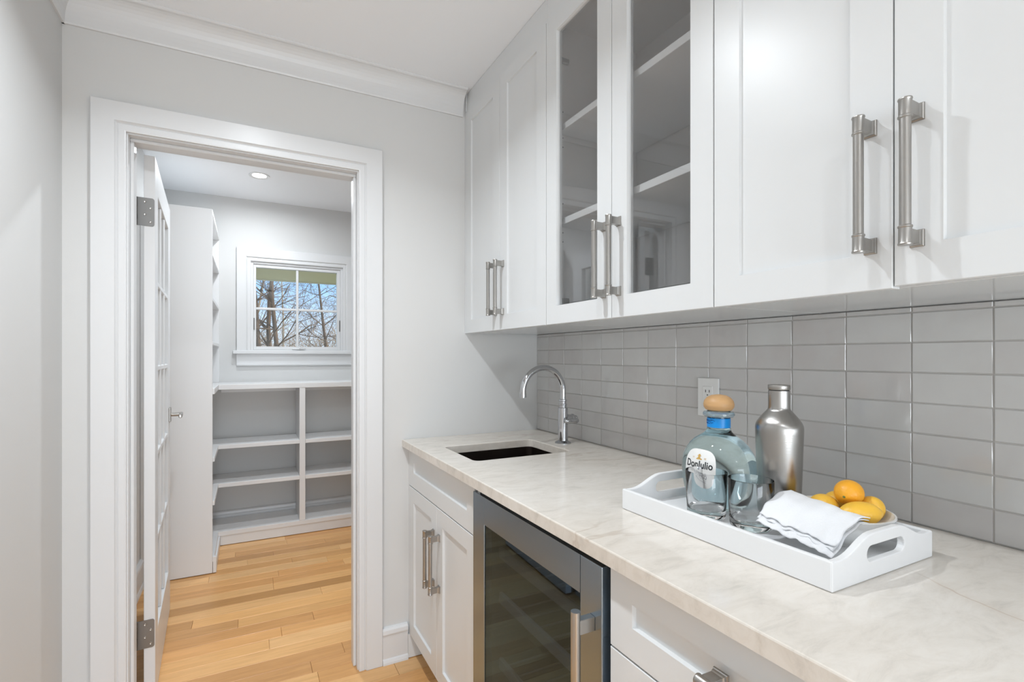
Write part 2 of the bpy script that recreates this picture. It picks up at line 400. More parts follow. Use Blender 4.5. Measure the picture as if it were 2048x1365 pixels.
# door frame : jambs, stops, casings
b = MB()
b.box(DX0-.018, DX0, YB, YB2, 0, DZ+.018); b.box(DX1, DX1+.018, YB, YB2, 0, DZ+.018); b.box(DX0, DX1, YB, YB2, DZ, DZ+.018)
b.box(DX0, DX0+.011, YB+.03, YB+.075, 0, DZ-.011, .002); b.box(DX1-.011, DX1, YB+.03, YB+.075, 0, DZ-.011, .002); b.box(DX0, DX1, YB+.03, YB+.075, DZ-.011, DZ, .002)
tag(b.build('trim_3', TRIM), 'white door jamb with stop moulding lining the pantry doorway', 'door jamb', kind='structure')
CP = [(0, 0), (0, .012), (.004, .0135), (.020, .0135), (.024, .011), (.028, .016), (.030, .020), (.092, .020), (.0945, .018), (.0945, 0)]  # (from inner edge outward, thickness)
def casing(name, x0, x1, zt, ysurf, dirn, label, z0=0, sill=None):
    """profile ring with mitred corners; dirn -1: stands out towards -y"""
    bm = bmesh.new(); r = -.006 if sill is None else 0
    rows = []
    for u, t in CP:
        y = ysurf + dirn*t
        rows.append([bm.verts.new(p) for p in ((x0-u+r*-0-.004, y, z0), (x0-u-.004, y, zt+u+.004), (x1+u+.004, y, zt+u+.004), (x1+u+.004, y, z0))])
    for a, c in zip(rows, rows[1:]+rows[:1]):
        for i in range(3): bm.faces.new((a[i], a[i+1], c[i+1], c[i]))
    bm.faces.new([q[0] for q in rows]); bm.faces.new([q[3] for q in rows][::-1])
    m = MB(); m.bm.free(); m.bm = bm
    return m
tag(casing('', DX0, DX1, DZ, YB, -1, '').build('trim_4', TRIM), 'wide white casing around the pantry doorway, cabinet side', 'door casing', kind='structure')
tag(casing('', DX0, DX1, DZ, YB2, 1, '').build('trim_5', TRIM), 'white casing around the pantry doorway, pantry side', 'door casing', kind='structure')

# baseboards: profile (thickness, z)
BP = [(0, 0), (.024, 0), (.023, .008), (.019, .018), (.015, .022), (.015, .116), (.018, .119), (.019, .124), (.017, .138), (.010, .145), (0, .147)]
tag(MB().prism([(YB-t, z) for t, z in BP], 0, DX1+.099, .606).build('baseboard_back', TRIM), 'short white baseboard between doorway casing and sink cabinet', 'baseboard', kind='structure')
tag(MB().prism([(XL+t, z) for t, z in BP], 1, YR, YB).build('baseboard_left', TRIM), 'white baseboard along the aisle wall', 'baseboard', kind='structure')
b = MB().prism([(YF-t, z) for t, z in BP], 0, XL, XW)
tag(b.build('baseboard_far', TRIM), 'white baseboard on the pantry end wall behind the shelves', 'baseboard', kind='structure')
tag(MB().prism([(XL+t, z) for t, z in BP], 1, YB2+.02, 3.249).build('baseboard_pantry', TRIM), 'white baseboard behind the open glazed door in the pantry', 'baseboard', kind='structure')

# ------------------------------------------------------------------ glazed door leaf (open into the pantry)
piv = Vector((-.3375, 2.1225, 0)); far = Vector((-.3375-.045, 2.1225+.752, 0))
ang = math.atan2(far.y-piv.y, far.x-piv.x)
door = thing('door_1', piv, 'white fifteen lite glazed door standing open into the pantry', 'door', kind='structure')
door.rotation_euler = (0, 0, ang)           # local +x runs from hinge edge to latch edge; local -y is the face towards the aisle
LW, LH, LT = .752, 2.002, .0345
def loc_build(mb, name, m, parent=door, loc=(0, 0, 0)):
    bmesh.ops.recalc_face_normals(mb.bm, faces=mb.bm.faces)
    me = bpy.data.meshes.new(name); mb.bm.to_mesh(me); mb.bm.free()
    crease(me)
    for k in (mb.mats or [m]): me.materials.append(k)
    o = bpy.data.objects.new(name, me); C.objects.link(o); o.parent = parent; o.location = loc
    return o
lx0, lx1, lz0, lz1 = .108, LW-.108, .232, 1.885
def rect_ring(b, x0, x1, z0, z1, X0, X1, Z0, Z1, y0, y1):
    b.box(x0, X0, y0, y1, z0, z1, .0012); b.box(X1, x1, y0, y1, z0, z1, .0012); b.box(X0, X1, y0, y1, z0, Z0, .0012); b.box(X0, X1, y0, y1, Z1, z1, .0012)
b = MB(); rect_ring(b, 0, LW, .010, LH, lx0, lx1, lz0, lz1, -LT, 0)
loc_build(b, 'door_frame', TRIM)
cw = (lx1-lx0)/3; rh = (lz1-lz0)/5
for i in (1, 2): loc_build(MB().box(lx0+cw*i-.011, lx0+cw*i+.011, -LT+.003, -.003, lz0, lz1, .004), 'muntin', TRIM)
for j in (1, 2, 3, 4): loc_build(MB().box(lx0, lx1, -LT+.0035, -.0035, lz0+rh*j-.011, lz0+rh*j+.011, .004), 'muntin', TRIM)
for i in range(3):
    for j in range(5):
        loc_build(MB().box(lx0+cw*i+.011, lx0+cw*(i+1)-.011, -LT/2-.0015, -LT/2+.0015, lz0+rh*j+.011, lz0+rh*(j+1)-.011), 'glass_pane', PANE)
for hz in (1.795, .262):
    b = MB(); H2 = .051
    # plate on hinge edge of the door (local x just below 0), rounded corners away from the barrel
    pts = [(.024, -H2), (-LT+.008, -H2)]
    for i in range(6):
        a = i/5*PI/2; pts.append((-LT+.010-.008*math.sin(a) if True else 0, -H2+.008-.008*math.cos(a)))
    for i in range(6):
        a = i/5*PI/2; pts.append((-LT+.010-.008*math.cos(a), H2-.008+.008*math.sin(a)))
    pts += [(.024, H2)]
    b.prism(pts, 0, -.0022, .0005)
    for k5 in range(5):
        z = -H2+k5*2*H2/5
        b.cyl((-.003, .024, z+.0008), (-.003, .024, z+2*H2/5-.0008), .0062 if k5 % 2 else .0058, 12)
    h = loc_build(b, 'hinge', HINGE, loc=(0, 0, hz))
    for (sy, sz) in ((-.004, .036), (-.021, .014), (-.004, -.010), (-.021, -.036)):
        loc_build(MB().lathe([(0, .0012), (.0014, .0012), (.0030, .0018), (.0040, .0010), (.0042, 0)], 12, Matrix.Rotation(-PI/2, 4, 'Y'), close=False), 'screw', STEEL, h, (-.0022, sy, sz))
# lever handles both sides
for sgn, yb in ((-1, -LT), (1, 0)):
    b = MB(); z = .985; xh = LW-.062
    b.box(xh-.024, xh+.024, yb, yb+sgn*.008, z-.035, z+.035, .002)
    b.cyl((xh, yb+sgn*.006, z), (xh, yb+sgn*.052, z), .009, 16)
    b.box(xh-.105, xh+.012, yb+sgn*.044, yb+sgn*.058, z-.008, z+.010, .003)
    loc_build(b, 'lever_handle', NICKEL)
loc_build(MB().box(LW-.0005, LW+.0015, -LT/2-.012, -LT/2+.012, .93, 1.04).box(LW, LW+.008, -LT/2-.006, -LT/2+.006, .975, .995, .002), 'latch_plate', HINGE)

# ------------------------------------------------------------------ window
win = thing('window_1', (.355, YF, WZ0), 'white cased window with four panes over the pantry shelves', 'window', kind='structure')
cw1 = CP; CPo = CP
b = casing('', .026, .686, 1.979, YF, -1, '', z0=1.3145, sill=1); b.build('casing', TRIM, win)
b = MB(); b.box(-.097, .815, YF-.040, YF, 1.289, 1.3145, .004, 2); b.build('window_sill', TRIM, win)
b = MB(); b.prism([(YF, 1.201), (YF-.014, 1.201), (YF-.018, 1.206), (YF-.018, 1.214), (YF-.014, 1.217), (YF-.014, 1.2885), (YF, 1.2885)], 0, -.072, .788); b.build('apron', TRIM, win)
b = MB(); rect_ring(b, WX0, WX1, WZ0, WZ1, .040, .672, 1.322, 1.966, YF+.002, YF+.12); b.build('window_frame', TRIM, win)
b = MB(); rect_ring(b, .0405, .6715, 1.3225, 1.9655, .0585, .6465, 1.346, 1.942, YF+.012, YF+.05); b.build('sash', TRIM, win)
yg = YF+.030
for p in (MB().box(.340, .358, yg-.012, yg+.012, 1.346, 1.942, .003), MB().box(.0585, .340, yg-.0115, yg+.0115, 1.624, 1.641, .003), MB().box(.358, .6465, yg-.0115, yg+.0115, 1.624, 1.641, .003)):
    p.build('muntin', TRIM, win)
for x0, x1 in ((.0585, .340), (.358, .6465)):
    for z0, z1 in ((1.346, 1.624), (1.641, 1.942)):
        MB().box(x0, x1, yg-.002, yg+.002, z0, z1).build('glass_pane', PANE, win)
b = MB(); b.box(.310, .400, YF-.004, YF+.02, 1.3225, 1.334, .003); b.cyl((.365, YF-.004, 1.332), (.365, YF-.018, 1.336), .007, 12); b.tube([(.365, YF-.016, 1.338), (.38, YF-.020, 1.342), (.41, YF-.022, 1.330)], .0045, 8); b.build('crank', TRIM, win)
for xx in (.0445, .6675):
    MB().box(xx-.004, xx+.004, YF+.004, YF+.012, 1.47, 1.56, .002).build('window_latch', HINGE, win)

# ------------------------------------------------------------------ pantry shelving
XU = -.184; XB = -.174
t = thing('tall_shelf_unit', (-.35, 3.6, 0), 'tall white open shelf unit with a solid side panel', 'shelf unit')
MB().box(XL+.001, XU, 3.249, 3.269, 0.004, 2.132, .001).build('side_panel', SHELF, t)
MB().box(XL+.001, XU, 4.000, 4.019, 1.082, 2.112, .001).build('side_panel', SHELF, t)
MB().box(XL+.001, XU, 3.269, 4.019, 2.112, 2.132, .001).build('top_panel', SHELF, t)
MB().box(XL+.001, XL+.008, 3.270, 3.999, 1.082, 2.111).build('back_panel', SHELF, t)
for z in (1.36, 1.625, 1.89): MB().box(XL+.0085, XU-.001, 3.2695, 3.9995, z-.020, z, .001).build('shelf', SHELF, t)
MB().box(XL+.001, XB, 3.2695, 4.0195, 1.047, 1.0815, .0015).build('counter_ledge', SHELF, t)
for z, th in ((.676, .026), (.419, .026), (.0985, .030)):
    MB().box(XL+.0015, XB, 3.2695, 3.690, z-th, z, .001).build('shelf', SHELF, t)
b = MB(); b.box(-.182, -.164, 3.249, 3.690, .004, .0685, .001); b.box(-.1835, -.164, 3.249, 3.2685, .0685, .098, .001); b.build('kickboard', SHELF, t)
t = thing('base_shelf_unit', (.5, 3.85, 0), 'low white open shelving in two bays below the window', 'shelf unit')
y0 = 3.690
MB().box(XB+.0005, XW-.001, y0, 4.0195, 1.047, 1.0815, .0015).build('counter_ledge', SHELF, t)
MB().box(XB+.002, XW-.002, 3.998, 4.0195, 1.008, 1.046, .001).build('cleat', SHELF, t)
bays = [(XL+.002, .333), (.373, .93), (.97, XW-.002)]
for x in (.333, .93): MB().box(x+.0005, x+.0395, y0+.001, 4.000, .0995, 1.0465, .001).build('divider', SHELF, t)
for (x0, x1) in bays:
    for z, th in ((.676, .026), (.419, .026)):
        MB().box(max(x0, XB+.0005) if False else x0, x1, y0+.0005, 3.9955, z-th, z, .001).build('shelf', SHELF, t)
MB().box(XL+.002, XW-.002, y0, 3.9955, .0690, .0985, .001).build('shelf', SHELF, t)
MB().box(-.164, XW-.002, y0+.006, y0+.024, .004, .0685, .001).build('kickboard', SHELF, t)

# ------------------------------------------------------------------ recessed lights
def can(x, y, power, label, sp_=140):
    t = thing('ceiling_light', (x, y, ZC), label, 'ceiling light', 'recessed ceiling lights')
    MB().lathe([(.040, -.001), (.052, -.002), (.060, -.0045), (.062, -.002), (.062, .0)], 40, Matrix.Translation((x, y, ZC)), close=False).build('trim_ring', TRIM, t)
    MB().lathe([(0, -.0012), (.043, -.0012)], 32, Matrix.Translation((x, y, ZC)), close=False).build('lens', LENS, t)
    l = light('lamp', 'AREA', (0, 0, -.006), power, .065, color=(.885, .945, 1), spread=math.radians(sp_)); l.parent = t
    return t
can(.069, 3.46, 6.9, 'round recessed ceiling light glowing in the pantry', 172)
can(.30, 2.62, 9.6, 'round recessed ceiling light just inside the pantry door', 172)
for (x, y, p), w_ in zip(CANS, ('over the tray end of the aisle', 'over the aisle before the wine cooler', 'added as fill over the aisle behind the viewer', 'added as fill farthest back near the rear opening')): can(x, y, p, 'round recessed ceiling light '+w_)

# ------------------------------------------------------------------ cabinet parts
def shaker(b, y0, y1, z0, z1, xf, st=.0575, rt=None, rb=None, dep=.0085, th=.020, ch=.0014, glass=False, flip=1):
    """door standing in the plane x = xf, facing -x"""
    rt = rt or st; rb = rb or st
    def ring(y0, y1, z0, z1, x): return [b.bm.verts.new(p) for p in ((x, y0, z0), (x, y1, z0), (x, y1, z1), (x, y0, z1))]
    e = .0012
    R = [ring(y0, y1, z0, z1, xf+th), ring(y0, y1, z0, z1, xf+e), ring(y0+e, y1-e, z0+e, z1-e, xf),
         ring(y0+st, y1-st, z0+rb, z1-rt, xf), ring(y0+st+ch, y1-st-ch, z0+rb+ch, z1-rt-ch, xf+dep)]
    if glass: R.append(ring(y0+st+ch, y1-st-ch, z0+rb+ch, z1-rt-ch, xf+th))
    for A, B in zip(R, R[1:]):
        for i in range(4): b.bm.faces.new((A[i], A[(i+1) % 4], B[(i+1) % 4], B[i]))
    if glass:
        A, B = R[-1], R[0]
        for i in range(4): b.bm.faces.new((A[i], A[(i+1) % 4], B[(i+1) % 4], B[i]))
    else:
        b.bm.faces.new(R[-1]); b.bm.faces.new(R[0][::-1])
    return b
def pull(parent, xf, y, z, L=.208, axis='z', off=.035):
    """bar pull, local bar along z, standing out to -x"""
    b = MB(); h = L/2; c = -off
    T = Matrix.Translation((c, 0, 0))
    b.lathe([(.0069, -h+.02), (.0069, h-.02)], 20, T)
    for s in (1, -1):
        prof = [(0, h), (.0082, h), (.0087, h-.0018), (.0078, h-.0040), (.0077, h-.022), (.0077, h-.0240), (.0086, h-.0252), (.0086, h-.0272), (.0069, h-.0285)]
        b.lathe([(r, s*q) for r, q in prof], 20, T, close=False)
        zc = s*(h-.0130)
        # post: flared rectangular block
        secs = [(c+.004, .0062, .0095), (-.010, .0060, .0092), (-.0075, .0068, .0104), (-.0040, .0072, .0108), (-.0030, .0084, .0122), (0, .0086, .0124)]
        rings = [[b.bm.verts.new((x, sy*a, zc+sz*q)) for sy, sz in ((-1, -1), (1, -1), (1, 1), (-1, 1))] for x, a, q in secs]
        for A, B in zip(rings, rings[1:]):
            for i in range(4): b.bm.faces.new((A[i], A[(i+1) % 4], B[(i+1) % 4], B[i]))
        b.bm.faces.new(rings[0][::-1]); b.bm.faces.new(rings[-1])
    if axis == 'y': bmesh.ops.rotate(b.bm, verts=b.bm.verts, cent=(0, 0, 0), matrix=Matrix.Rotation(PI/2, 3, 'X'))
    bmesh.ops.translate(b.bm, verts=b.bm.verts, vec=(xf, y, z))
    return b.build('handle', NICKEL, parent, (xf, y, z))

XUP = .872; ZU0, ZU1 = 1.3725, 2.3550
def upper_unit(y0, y1, label, glass=False, dz=(0, 0)):
    """y0 > y1"""
    t = thing('wall_cabinet', (1.06, (y0+y1)/2, ZU0), label, 'wall cabinet', 'wall cabinets over the counter')
    xb = XUP+.0215
    lo, hi = y1, y0
    b = MB(); b.box(xb, XW-.010, lo, lo+.016, ZU0+.003, ZU1+.010); b.box(xb, XW-.010, hi-.016, hi, ZU0+.003, ZU1+.010)
    b.box(xb, XW-.010, lo+.016, hi-.016, ZU1-.006, ZU1+.010)
    b.box(XW-.016, XW-.010, lo+.016, hi-.016, ZU0+.019, ZU1-.006)
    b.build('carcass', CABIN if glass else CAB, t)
    b = MB(); b.box(xb, XT-.001, lo+.0005, hi-.0005, ZU0+.002, ZU0+.0185, .0008); b.build('bottom_panel', CABGLOSS, t)
    b = MB(); b.box(XUP+.006, xb-.0005+.016, lo, hi, ZU1+.0035, ZC-.001, .0008); b.build('top_fascia', CAB, t)
    mid = (lo+hi)/2
    for k, (a, c) in enumerate(((mid+.0009, hi-.0012), (lo+.0012, mid-.0009))):
        z0 = ZU0 + dz[k]
        b = MB(); shaker(b, a, c, z0, ZU1, XUP, glass=glass, dep=.0062); d = b.build('door', CAB, t)
        hy = a+.0285 if k == 0 else c-.0285
        if glass:
            MB().box(XUP+.011, XUP+.014, a+.0621, c-.0621, z0+.0621, ZU1-.0621).build('glass_pane', CABGLASS, d)
        pull(d, XUP, hy, 1.532)
    return t
Y0 = 1.979
UP = [Y0, 1.3310, .6994, .0720, -.5600]
u1 = upper_unit(UP[0], UP[1], 'solid two-door wall cabinet nearest the doorway wall')
MB().box(XUP+.0015, XUP+.030, Y0+.001, YB-.0005, ZU0+.0005, ZC-.001).build('filler_strip', CAB, u1)
u2 = upper_unit(UP[1], UP[2], 'wall cabinet with two glass doors and empty shelves', glass=True)
for z in (2.015, 1.713): MB().box(XUP+.034, XW-.018, UP[2]+.0175, UP[1]-.0175, z-.0205, z, .001).build('shelf', CAB, u2)
for y, sg in ((UP[1]-.016, -1), (UP[2]+.016, 1)):
    for z in (2.235, 1.452):
        b = MB(); b.box(XUP+.018, XUP+.075, y, y+sg*.010, z-.008, z+.008, .002); b.box(XUP+.030, XUP+.048, y, y+sg*.006, z-.028, z+.018, .002)
        b.cyl((XUP+.038, y+sg*.006, z-.020), (XUP+.038, y+sg*.008, z-.020), .004, 10); b.build('concealed_hinge', HINGE, u2)
    b = MB()
    for z in (2.07, 1.985, 1.955, 1.77, 1.675, 1.645): b.cyl((XUP+.055, y, z), (XUP+.055, y+sg*.0006, z), .0022, 8)
    tag(b.build('shelf_pin_holes', SLOT, u2), None, kind='stuff')
u3 = upper_unit(UP[2], UP[3], 'solid two-door wall cabinet over the serving tray', dz=(0, .003))
u4 = upper_unit(UP[3], UP[4], 'solid two-door wall cabinet beyond the tray, nearest the kitchen')

# base cabinets
XF = .613; TK = .69
def base_box(t, y0, y1, xfront=XF+.0215):
    b = MB(); b.box(xfront, XW-.010, y1, y1+.016, .10, .888); b.box(xfront, XW-.010, y0-.016, y0, .10, .888)
    b.box(xfront, XW-.010, y1+.016, y0-.016, .10, .116); b.build('carcass', CAB, t)
    MB().box(TK, TK+.012, y1, y0, .002, .0995).build('toe_kick', CAB, t)
ya, yb_ = 1.979, 1.323
s1 = thing('sink_cabinet', (.93, 1.65, 0), 'pale grey two-door base cabinet below the sink', 'base cabinet', 'base cabinets under the counter')
base_box(s1, ya, yb_)
MB().box(XF+.001, XF+.03, ya+.001, YB-.0005, .101, .889).build('filler_strip', CAB, s1)
MB().box(.607, TK, YB-.016, YB-.0005, .002, .0995).build('kick_filler', CAB, s1)
shaker(MB(), yb_+.0012, ya-.0012, .7290, .8885, XF, rt=.058, rb=.061).build('false_drawer_front', CAB, s1)
mid = (ya+yb_)/2
for a, c, hy in ((mid+.0009, ya-.0012, None), (yb_+.0012, mid-.0009, None)):
    d = shaker(MB(), a, c, .103, .7255, XF).build('door', CAB, s1)
    pull(d, XF, a+.0285 if a > mid else c-.0285, .5330)
def drawers(y0, y1, label):
    t = thing('drawer_cabinet', (.93, (y0+y1)/2, 0), label, 'base cabinet', 'base cabinets under the counter')
    base_box(t, y0, y1)
    for z0, z1, rt, rb in ((.7290, .8885, .060, .058), (.4180, .7255, .0575, .0575), (.1030, .4145, .0575, .0575)):
        d = shaker(MB(), y1+.0012, y0-.0012, z0, z1, XF, rt=rt, rb=rb).build('drawer', CAB, t)
        pull(d, XF, (y0+y1)/2, (z0+z1)/2, axis='y')
    return t
drawers(.7180, .0560, 'pale grey three-drawer base cabinet beside the wine cooler')
drawers(.0540, -.598, 'pale grey three-drawer base cabinet farthest from the wine cooler')

# wine cooler
wc = thing('wine_cooler', (.93, 1.02, 0), 'stainless under-counter wine cooler with dark glass door', 'wine cooler')
cx0, cx1 = .634, 1.22; cy0, cy1 = .729, 1.313
b = MB(); b.box(cx0, cx1, cy0, cy0+.03, .06, .868); b.box(cx0, cx1, cy1-.03, cy1, .06, .868); b.box(cx0, cx1, cy0+.03, cy1-.03, .06, .12); b.box(cx0, cx1, cy0+.03, cy1-.03, .83, .868); b.box(cx1-.03, cx1, cy0+.03, cy1-.03, .12, .83)
b.build('cabinet_body', mat('cooler_liner', (.30, .30, .30), .5), wc)
MB().box(TK, TK+.012, .7195, 1.3215, .002, .098).build('toe_kick', DARK, wc)
b = MB(); xd = .603
b.box(xd, xd+.026, cy0, .796, .105, .870, .002, 2); b.box(xd, xd+.026, 1.2390, cy1+.001, .105, .870, .002, 2); b.box(xd, xd+.026, .796, 1.239, .7925, .870, .0); b.box(xd, xd+.026, .796, 1.239, .105, .19)
d = b.build('door', POLISH, wc)
MB().box(xd+.003, xd+.009, .7965, 1.2385, .1905, .792).build('glass_pane', COOLGLASS, d)
b = MB(); hy = .757; hx = xd-.040
b.cyl((hx, hy, .30), (hx, hy, .783), .0093, 24)
for z in (.755, .33): b.box(hx+.002, xd, hy-.008, hy+.008, z-.016, z+.012, .001)
b.build('handle', STEEL, d)
b = MB(); b.cyl((xd+.012, cy1-.02, .870), (xd+.012, cy1-.02, .878), .006, 12); b.box(xd+.004, xd+.022, cy1-.05, cy1-.012, .8775, .880); b.build('top_hinge', STEEL, d)
RACK = mat('rack_front', (.62, .60, .56), .4)
for z in (.70, .57, .38, .26): 
    MB().box(.655, .668, .785, 1.25, z-.016, z+.016, .003).build('rack_front', RACK, wc)
    b = MB()
    for i in range(9): b.cyl((.668, .80+i*.054, z-.005), (1.15, .80+i*.054, z-.005), .003, 6)
    b.build('rack_wires', STEEL, wc)

# counter with sink cutout
sx0, sx1, sy0, sy1 = .6845, 1.0750, 1.4720, 1.7615
def rrect(x0, x1, y0, y1, r, n=6):
    P = []
    for cx, cy, a0 in ((x1-r, y1-r, 0), (x0+r, y1-r, PI/2), (x0+r, y0+r, PI), (x1-r, y0+r, 1.5*PI)):
        for i in range(n+1):
            a = a0+i/n*PI/2; P.append((cx+r*math.cos(a), cy+r*math.sin(a)))
    return P
cz0, cz1 = .8905, .9200
bm = bmesh.new()
outer = [(.585, -.60), (1.2555, -.60), (1.2555, YB-.0005), (.585, YB-.0005)]
inner = rrect(sx0, sx1, sy0, sy1, .022)
E = []
for pts in (outer, inner):
    vs = [bm.verts.new((x, y, cz1)) for x, y in pts]
    E += [bm.edges.new((vs[i], vs[(i+1) % len(vs)])) for i in range(len(vs))]
r = bmesh.ops.triangle_fill(bm, use_beauty=True, edges=E)
fs = [f for f in r['geom'] if isinstance(f, bmesh.types.BMFace)]
ex = bmesh.ops.extrude_face_region(bm, geom=fs)
bmesh.ops.translate(bm, verts=[v for v in ex['geom'] if isinstance(v, bmesh.types.BMVert)], vec=(0, 0, cz0-cz1))
bmesh.ops.recalc_face_normals(bm, faces=bm.faces)
be = [e for e in bm.edges if all(abs(v.co.z-cz1) < 1e-5 for v in e.verts) and len(e.link_faces) == 2 and abs(e.link_faces[0].normal.z-e.link_faces[1].normal.z) > .5]
bmesh.ops.bevel(bm, geom=be, offset=.0028, segments=2, affect='EDGES', profile=.5)
m = MB(); m.bm.free(); m.bm = bm
tag(m.build('countertop', STONE), 'long pale quartzite worktop with soft grey and tan veining', 'countertop')

# sink basin
sk = thing('sink', (.88, 1.617, .89), 'small rectangular steel sink set under the worktop', 'sink')
bm = bmesh.new()
P = lambda off, z, r: [bm.verts.new((x, y, z)) for x, y in rrect(sx0-off, sx1+off, sy0-off, sy1+off, r)]
R = [P(.012, .8902, .03), P(.004, .8902, .026), P(.004, .888, .026), P(.002, .720, .024), P(-.012, .703, .020), P(-.10, .700, .02)]
for A, B in zip(R, R[1:]):
    for i in range(len(A)):
        f = bm.faces.new((A[i], A[(i+1) % len(A)], B[(i+1) % len(A)], B[i])); f.smooth = True
bm.faces.new(R[-1])
m = MB(); m.bm.free(); m.bm = bm
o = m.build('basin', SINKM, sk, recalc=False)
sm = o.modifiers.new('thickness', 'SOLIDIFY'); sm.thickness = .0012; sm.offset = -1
MB().lathe([(.0, .7005), (.020, .7005), (.028, .7035), (.042, .7025), (.045, .7002)], 32, Matrix.Translation((.88, 1.617, .0005)), close=False).build('drain', CHROME, sk)

# faucet
fx, fy = 1.1434, 1.6213
ft = thing('faucet', (fx, fy, .92), 'chrome gooseneck faucet standing behind the sink', 'faucet')
T = Matrix.Translation((fx, fy, .92))
MB().lathe([(0, 0), (.033, 0), (.033, .003), (.030, .006), (.024, .009), (.020, .012), (.0195, .02), (.0195, .1435), (.0175, .1445), (.0145, .1450), (.0145, .152), (.0165, .154), (.0165, .158), (.0140, .161), (.0140, .168), (.0165, .170), (.0165, .1765), (.013, .178)], 36, T).build('body', CHROME, ft)
pts = [(fx, fy, .92+.176), (fx, fy, 1.10), (fx, fy, 1.132)]
R0 = .0935; cx = fx-R0
for i in range(1, 25):
    a = i/24*PI*1.03
    pts.append((cx+R0*math.cos(a), fy, 1.132+R0*math.sin(a)))
MB().tube(pts, .0118, 20).build('spout', CHROME, ft)
e1, e0 = Vector(pts[-1]), Vector(pts[-2]); dd = (e1-e0).normalized()
b = MB(); b.cyl(e1-dd*.012, e1-dd*.009, .0128, 20); b.cyl(e1-dd*.004, e1+dd*.012, .0132, 20); b.build('aerator', CHROME, ft)
b = MB(); hz = 1.0190
b.cyl((fx, fy, hz), (fx+.040, fy-.004, hz), .0165, 24)
b.lathe([(0, 0), (.0170, 0), (.0180, .002), (.0180, .008), (.0150, .011), (.0095, .012), (.0095, .019), (.0110, .021), (.0105, .025), (0, .027)], 24, Matrix.Translation((fx+.038, fy-.004, hz)) @ Matrix.Rotation(PI/2, 4, 'Y'))
b.build('valve', CHROME, ft)
b = MB(); lz = hz-.006; ly = fy-.026
b.cyl((fx+.050, fy-.004, lz), (fx+.044, ly, lz), .0075, 14)
M2 = Matrix.Translation((fx-.012, ly-.004, lz)) @ Matrix.Rotation(PI/2, 4, 'Y')
b.lathe([(0, -.001), (.007, .001), (.0100, .006), (.0110, .012), (.0110, .048), (.0116, .056), (.009, .062), (0, .064)], 20, M2)
b.build('lever', CHROME, ft)

# ------------------------------------------------------------------ backsplash tiles
MB().box(XT+.0016, XW-.0002, -.60, YB-.0002, .9202, 1.3735).build('grout', GROUT, wr)
PY, PZ = .1246, .0631; gy = .0022
variants = []
for v in range(5):
    r2 = random.Random(v+3)
    bm = bmesh.new(); NY, NZ = 4, 3; hy2, hz2 = (PY-gy)/2, (PZ-gy)/2; e = .0010
    tl = [r2.uniform(-.00035, .00035) for _ in range(3)]
    ys = [-hy2+e, -hy2*.45, hy2*.45, hy2-e]; zs = [-hz2+e, 0, hz2-e]
    jy = [r2.uniform(-.0004, .0004) for _ in range(8)]
    G = [[bm.verts.new((-.0072+tl[0]*y/hy2+tl[1]*z/hz2 + r2.uniform(-.00004, .00004), y, z)) for z in zs] for y in ys]
    for i in range(3):
        for j in range(2):
            f = bm.faces.new((G[i][j], G[i+1][j], G[i+1][j+1], G[i][j+1]))
    rim = [G[0][0], G[1][0], G[2][0], G[3][0], G[3][1], G[3][2], G[2][2], G[1][2], G[0][2], G[0][1]]
    def outv(v, x, q):
        y = math.copysign(hy2, v.co.y) if abs(v.co.y) > hy2*.8 else v.co.y
        z = math.copysign(hz2, v.co.z) if abs(v.co.z) > hz2*.8 else v.co.z
        return bm.verts.new((x+tl[0]*y/hy2+tl[1]*z/hz2, y+(jy[q % 8] if abs(v.co.y) > hy2*.8 else 0), z+(jy[(q+3) % 8] if abs(v.co.z) > hz2*.8 else 0)))
    r1 = [outv(v_, -.0058, q) for q, v_ in enumerate(rim)]
    r0 = [bm.verts.new((0, w.co.y, w.co.z)) for w in r1]
    for A, B in ((rim, r1), (r1, r0)):
        for i in range(10): f = bm.faces.new((A[i], A[(i+1) % 10], B[(i+1) % 10], B[i]))
    bmesh.ops.recalc_face_normals(bm, faces=bm.faces)
    me = bpy.data.meshes.new('tile'); bm.to_mesh(me); bm.free(); me.materials.append(TILE); variants.append(me)
rt = random.Random(5)
XTB = XT+.0070
for kk in range(-8, 12):
    for j in range(7):
        o = bpy.data.objects.new('tile', variants[rt.randrange(5)]); C.objects.link(o); o.parent = wr
        o.location = (XTB, .3977+PY*kk+PY/2+0, .9208+PZ*j+PZ/2)
        if rt.random() < .5: o.rotation_euler = (PI, 0, 0)
# cut tiles: column against the doorway wall and the sliver row below the cabinets
yl = .3977+PY*12
for j in range(7):
    z = .9208+PZ*j+PZ/2
    MB().box(XT, XTB, yl+gy/2, YB-.001, z-PZ/2+gy/2, z+PZ/2-gy/2, .0012).build('tile', TILE, wr, (XTB, (yl+YB)/2, z))
for kk in range(-8, 13):
    y = .3977+PY*kk; y1 = min(y+PY-gy/2, YB-.001)
    MB().box(XT, XTB, y+gy/2, y1, .9208+PZ*7+gy/2, 1.3735, .001).build('tile', TILE, wr, (XTB, (y+y1)/2, 1.368))

# outlet
ot = thing('wall_outlet', (XT, 1.020, 1.147), 'white duplex outlet on the tiled backsplash behind the bottle', 'outlet')
MB().box(XT-.0062, XT-.0005, .9835, 1.0565, 1.0885, 1.2045, .0018, 2).build('cover_plate', PLAST, ot)
rc = MB().box(XT-.0078, XT-.0055, 1.003, 1.037, 1.113, 1.180, .0008).build('receptacle', PLAST, ot)
b = MB()
for zc in (1.163, 1.130):
    for dy in (.0065, -.0065): b.box(XT-.0081, XT-.0076, 1.020+dy-.0012, 1.020+dy+.0012, zc-.0015, zc+.0065)
    b.cyl((XT-.0076, 1.020, zc-.009), (XT-.0081, 1.020, zc-.009), .0022, 10)
b.build('slots', SLOT, rc)

